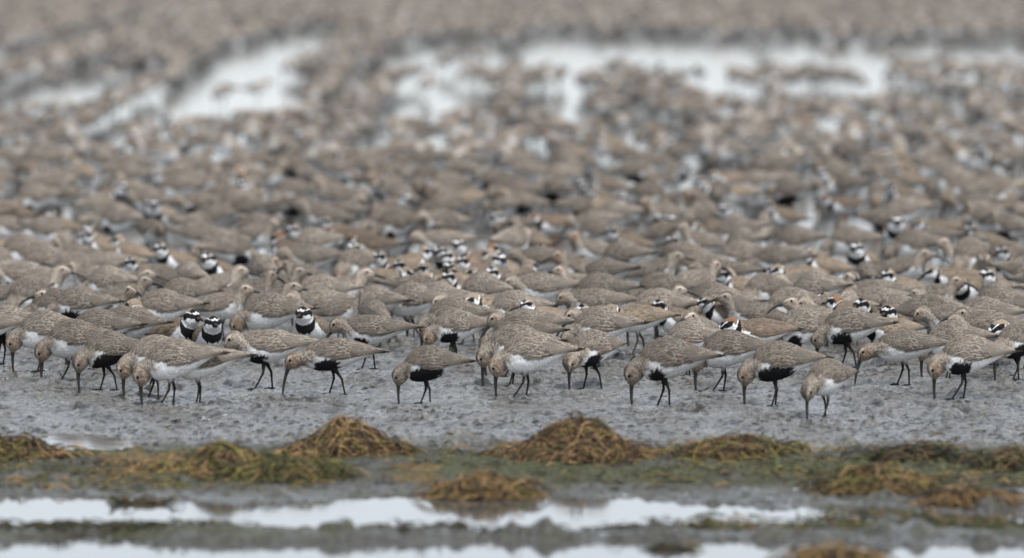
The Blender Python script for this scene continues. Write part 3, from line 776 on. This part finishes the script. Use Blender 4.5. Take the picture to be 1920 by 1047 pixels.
# third zone, by the top of the back
for a in [(38,500,'hunch',2,180),(72,499,'alert',2,356),(80,462,'feed',0,178),(200,473,'hunch',0,182),(225,518,'rest',0,0),(300,496,'feed',2,5),(200,510,'feed',0,150),
          (353,490,'feed',0,120),(405,498,'alert',0,10),(505,531,'alert',0,350),(515,504,'rest',0,5),(493,481,'feed',0,110),(597,520,'feed',0,200),(577,463,'hunch',2,180),
          (825,432,'hunch',1,182),(1010,467,'hunch',0,180),(1110,543,'hunch',0,181),(1235,513,'feed',1,180),(1225,473,'alert',0,5),(815,533,'feed',0,178),(877,550,'hunch',0,182),
          (1095,500,'rest',0,170),(770,533,'feed',0,160),(703,546,'rest',0,110),(1010,530,'hunch',0,182),(1120,520,'feed',1,178),(1385,452,'feed',1,180),(1350,490,'hunch',1,182),
          (1480,462,'hunch',0,184),(1590,425,'feed',0,178),(1710,430,'feed',0,184),(1810,447,'rest',0,186),(1885,452,'feed',1,176),(1690,470,'alert',0,352),(1625,490,'feed',0,95),
          (1572,508,'alert',0,300),(1430,513,'feed',0,220),(1480,540,'feed',0,184),(1510,510,'hunch',0,182),(1745,518,'rest',0,356),(1843,475,'alert',3,268),(1640,527,'hunch',0,180),
          (1640,541,'hunch',0,183),(1350,540,'feed',0,180),(1530,558,'rest',0,192),(1740,557,'feed',0,3),(1840,557,'feed',0,182),(1845,590,'hunch',0,180),(1300,470,'feed',0,180),
          (640,505,'alert',0,2),(100,545,'feed',0,182),(300,545,'feed',0,180),(180,580,'feed',2,178),(1230,545,'feed',0,182),(960,545,'feed',0,170)]:
    D(a[0], a[1], a[2], a[3], a[4], 1.0, random.choice([.1, .2, .3, .5]), 't')
D(1432,400,'alert',0,85,.95,1.0,'t')
for a in [(283,481,'stand',190),(410,473,'stand',235),(17,444,'lean',190),(200,430,'stand',180),(250,440,'stand',150),(303,372,'stand',230),(870,448,'stand',250),(872,470,'stand',200),
          (905,482,'stand',190),(873,508,'stand',210),(940,468,'stand',130),(975,488,'stand',60),(787,488,'stand',188),(717,508,'lean',5),(832,494,'stand',165),(765,466,'stand',20),
          (1050,458,'stand',190),(1313,474,'stand',200),(1548,465,'stand',184),(1910,460,'stand',200),(700,440,'lean',180),(640,405,'stand',200),(470,335,'stand',240),(1130,345,'stand',200),
          (1140,320,'stand',160),(1370,320,'lean',190),(1340,330,'stand',200),(1690,290,'stand',200),(1672,325,'stand',220),(1660,240,'stand',180),(180,420,'stand',250),(1500,495,'lean',190),(1575,548,'stand',215),(1700,505,'stand',195),(1790,500,'lean',186),(1870,505,'stand',230),(1400,505,'stand',160),(1290,440,'stand',205),(1620,455,'stand',240),(1760,410,'lean',188),(1850,420,'stand',200),(1180,425,'stand',190),(1040,400,'lean',185),(960,395,'stand',210),(580,420,'stand',205),(490,400,'lean',190),(330,455,'stand',215),(120,395,'stand',225),(1240,400,'stand',300),(1470,375,'stand',190),(1580,365,'lean',200),(850,462,'stand',220),(888,500,'stand',160),(860,492,'stand',240),(925,505,'lean',195),(955,500,'stand',210),(845,512,'lean',185),(895,458,'stand',30),(920,478,'stand',300),(745,470,'stand',200),(690,455,'stand',220),(655,425,'lean',190),(1150,360,'stand',300),(1110,335,'stand',230),(1385,345,'lean',180),(1680,270,'stand',200),(1705,310,'stand',190),(1660,300,'lean',190),(320,320,'stand',200),
          (1700,340,'stand',170),(1120,370,'lean',180),(1880,360,'stand',210),(1790,310,'stand',200)]:
    P(a[0], a[1], a[2], a[3], .95, 't', kind=1 if random.random() < .15 else 0)

# feet position of each
for b_ in B:
    if b_['ref'] == 't':
        k = pose_height(b_['pose']) * .01 * b_['size']
        yf = b_['y']
        for _ in range(30):
            x, y = at(b_['x'], yf); top = proj(x, y, k)[1]; yf += (b_['y'] - top) * .9
        b_['yf'] = yf
    else: b_['yf'] = b_['y']
    b_['gx'], b_['gy'] = at(b_['x'], b_['yf'])

# random neighbours behind them
taken = [(b_['gx'], b_['gy']) for b_ in B]
def pud_block(x, y):
    for (cx, cy, rx, ry, far) in PUDW:
        if not far: continue
        px, py = proj(cx, cy)
        # a bird standing a little nearer than the pool would still hide it
        hide = .14 * y * y / (F * H) * (F / y) * .95
        dy = (cy - y)
        e = ((x - cx) / (rx * .98)) ** 2
        if e < 1 and -ry * math.sqrt(1 - e) < y - cy + (0) < ry * math.sqrt(1 - e): return True
        if e < 1 and y < cy and (cy - ry * math.sqrt(1 - e)) - y < hide: return True
    return False
fr = np.random.default_rng(2024)
def ok(x, y, dx, dy):
    for (a, c) in taken_near:
        if abs(c - y) < dy and ((a - x) / dx) ** 2 + ((c - y) / dy) ** 2 < 1: return False
    return True
pool = []
y = 15.3
cells = {}
def put(x, y): cells.setdefault((int(x / .4), int(y / .4)), []).append((x, y))
for (x, y) in taken: put(x, y)
def free(x, y, dx, dy):
    ci, cj = int(x / .4), int(y / .4)
    for i in range(ci - 1, ci + 2):
        for j in range(cj - 1, cj + 2):
            for (a, c) in cells.get((i, j), ()):
                if ((a - x) / dx) ** 2 + ((c - y) / dy) ** 2 < 1: return False
    return True
EXTRA = []
for trial in range(60000):
    y = 15.9 + (86 - 15.9) * fr.random() ** 1.5
    x = (fr.random() * 2 - 1) * (.098 * y + .6)
    far = y > 21
    dx, dy = (.158, .34) if y < 18 else (.175, .42) if not far else (.165 + .0012 * y, .34 + .002 * y)
    if pud_block(x, y) and fr.random() > .0032: continue
    if 22 < y < 38 and fbm(np.array([x * 1.5]), np.array([y * .5]), 303, 2)[0] < .28: continue
    if free(x, y, dx, dy): put(x, y); EXTRA.append((x, y))
EXTRA.sort(key=lambda p: p[1])
import time; print('extra birds', len(EXTRA), 'placed', len(B))

n_dun = sum(1 for b_ in B if b_['sp'] == 'dunlin'); n_plo = len(B) - n_dun
FAR = []
for (x, y) in EXTRA:
    plo = fr.random() < (.10 if y < 27 else .08)
    sp = 'plover' if plo else 'dunlin'
    r = fr.random()
    yaw = 180 + fr.normal(0, 32) if r < .62 else fr.normal(0, 18) if r < .84 else fr.uniform(0, 360)
    if plo: pose = 'stand' if fr.random() < .7 else 'lean'; belly = 1 if fr.random() < .15 else 0; yaw = fr.uniform(120, 330)
    else:
        pose = fr.choice(['feed', 'hunch', 'reach', 'alert', 'rest'], p=[.46, .26, .07, .06, .15]); belly = int(fr.choice([0, 1, 2, 3], p=[.50, .15, .20, .15]))
    size = fr.uniform(.9, 1.06); rust = float(fr.choice([.1, .3, .5, .9], p=[.35, .35, .2, .1]))
    px, py = proj(x, y)
    single = -60 < px < 1980 and ((sp == 'dunlin' and n_dun < 300) or (sp == 'plover' and n_plo < 160 and y < 30))
    if single:
        B.append(dict(sp=sp, x=px, y=py, yf=py, gx=x, gy=y, pose=str(pose), belly=belly, rust=rust, yaw=float(yaw), size=float(size), label=None, tilt=float(fr.uniform(-4, 9)), plump=float(fr.uniform(.99, 1.13)), var=0, ref='f'))
        if sp == 'dunlin': n_dun += 1
        else: n_plo += 1
    else: FAR.append((x, y, sp, str(pose), belly, rust, yaw, size))

# labels by neighbourhood: the front birds name the columns, the rest are counted back behind them
COLS = [(40, 'the left edge feeders'), (135, 'the second left feeder'), (200, 'the plump one-legged dunlin'), (328, 'the raised wing tips'), (440, 'the grey-headed walker'),
        (560, 'the rusty striding dunlin'), (690, 'the gap right of the strider'), (801, 'the lone one-legged dunlin'), (900, 'the orange-cheeked feeder'), (1020, 'the overlapping trio'),
        (1108, 'the half-turned feeder'), (1248, 'the largest front dunlin'), (1361, 'the feeder behind the largest'), (1456, 'the wide black belly'), (1549, 'the small pale dunlin'),
        (1640, 'the brown-hooded feeder'), (1740, 'the right front pair'), (1811, 'the rightmost full dunlin'), (1900, 'the right edge bird')]
ORD = ['first', 'second', 'third', 'fourth', 'fifth', 'sixth', 'seventh', 'eighth', 'ninth', 'tenth', 'eleventh', 'twelfth', 'thirteenth', 'fourteenth', 'fifteenth', 'sixteenth',
       'seventeenth', 'eighteenth', 'nineteenth', 'twentieth', 'twenty-first', 'twenty-second', 'twenty-third', 'twenty-fourth', 'twenty-fifth', 'twenty-sixth', 'twenty-seventh', 'twenty-eighth', 'twenty-ninth', 'thirtieth',
       'thirty-first', 'thirty-second', 'thirty-third', 'thirty-fourth', 'thirty-fifth', 'thirty-sixth', 'thirty-seventh', 'thirty-eighth', 'thirty-ninth', 'fortieth']
PW = {'feed': 'head down', 'reach': 'neck stretched', 'hunch': 'head low', 'alert': 'head raised', 'rest': 'resting', 'stand': 'upright', 'lean': 'leaning'}
cnt = {}
for b_ in sorted(B, key=lambda q: q['gy']):
    if b_['label']: continue
    ci = min(range(len(COLS)), key=lambda i: abs(COLS[i][0] - b_['x']))
    k = cnt.get((ci, b_['sp']), 0); cnt[(ci, b_['sp'])] = k + 1
    ya = b_['yaw'] % 360
    fc = 'facing left' if 130 < ya < 230 else 'facing right' if (ya < 50 or ya > 310) else 'turned away' if ya <= 130 else 'facing camera'
    tone = ('black-bellied ' if b_['belly'] >= 2 else '') if b_['sp'] == 'dunlin' else ('chestnut ' if b_['belly'] else 'banded ')
    b_['label'] = f"{tone}{b_['sp']} {PW[b_['pose']]} {fc}, {ORD[min(k, 39)]} {b_['sp']} back behind {COLS[ci][1]}"

for b_ in B:
    me, mb = proto(b_['sp'], b_['pose'], b_['belly'], b_['rust'] if b_['sp'] == 'dunlin' else 0, b_['var'])
    nm = b_['sp']
    o = bpy.data.objects.new(nm, me); C.objects.link(o)
    s = b_['size']
    o.location = (b_['gx'], b_['gy'], gz(b_['gx'], b_['gy']) - .001)
    o.rotation_euler = (0, R(b_['tilt']), R(b_['yaw']))
    pl = b_.get('plump', 1.0)
    o.scale = (s / pl ** .6, s * (1.02 + .05 * math.sin(b_['x'])), s * pl)
    tag(o, b_['label'], 'bird', ('dunlins of the feeding flock' if nm == 'dunlin' else 'plovers among the dunlins'))
    c = bpy.data.objects.new('bill', mb); C.objects.link(c); c.parent = o

# ------------------------------------------------------------------ the rest of the flock, one blurred mass
lo = {}
def low(sp, pose, belly, rust):
    key = (sp, pose, belly, round(rust, 1))
    if key not in lo: lo[key] = build_bird(sp, pose, belly, rust, 5 + len(lo), 1, kind=belly if sp == 'plover' else 0)[0] if sp == 'dunlin' else build_bird(sp, pose, 0, 0, 5, 1, kind=belly)[0]
    return lo[key]
Vs, Fs, Cs, n0 = [], [], [], 0
for (x, y, sp, pose, belly, rust, yaw, size) in FAR:
    V, Fc, Cc = low(sp, pose, belly, rust)
    a = R(yaw); ca, sa = math.cos(a), math.sin(a)
    M = np.array([[ca, sa, 0], [-sa, ca, 0], [0, 0, 1]]) * size
    Vs.append(V @ M + np.array([x, y, max(0, .004)])); Fs.append(Fc + n0); n0 += len(V)
    Cs.append(Cc * fr.uniform(.7, 1.25))
me = make_mesh('distant_flock', np.concatenate(Vs), np.concatenate(Fs), np.concatenate(Cs), M_far)
o = bpy.data.objects.new('distant_flock', me); C.objects.link(o)
tag(o, 'far part of the shorebird flock blurring into one brown mass', 'flock', None, 'stuff')
print('far birds', len(FAR), 'dunlins', n_dun, 'plovers', n_plo)
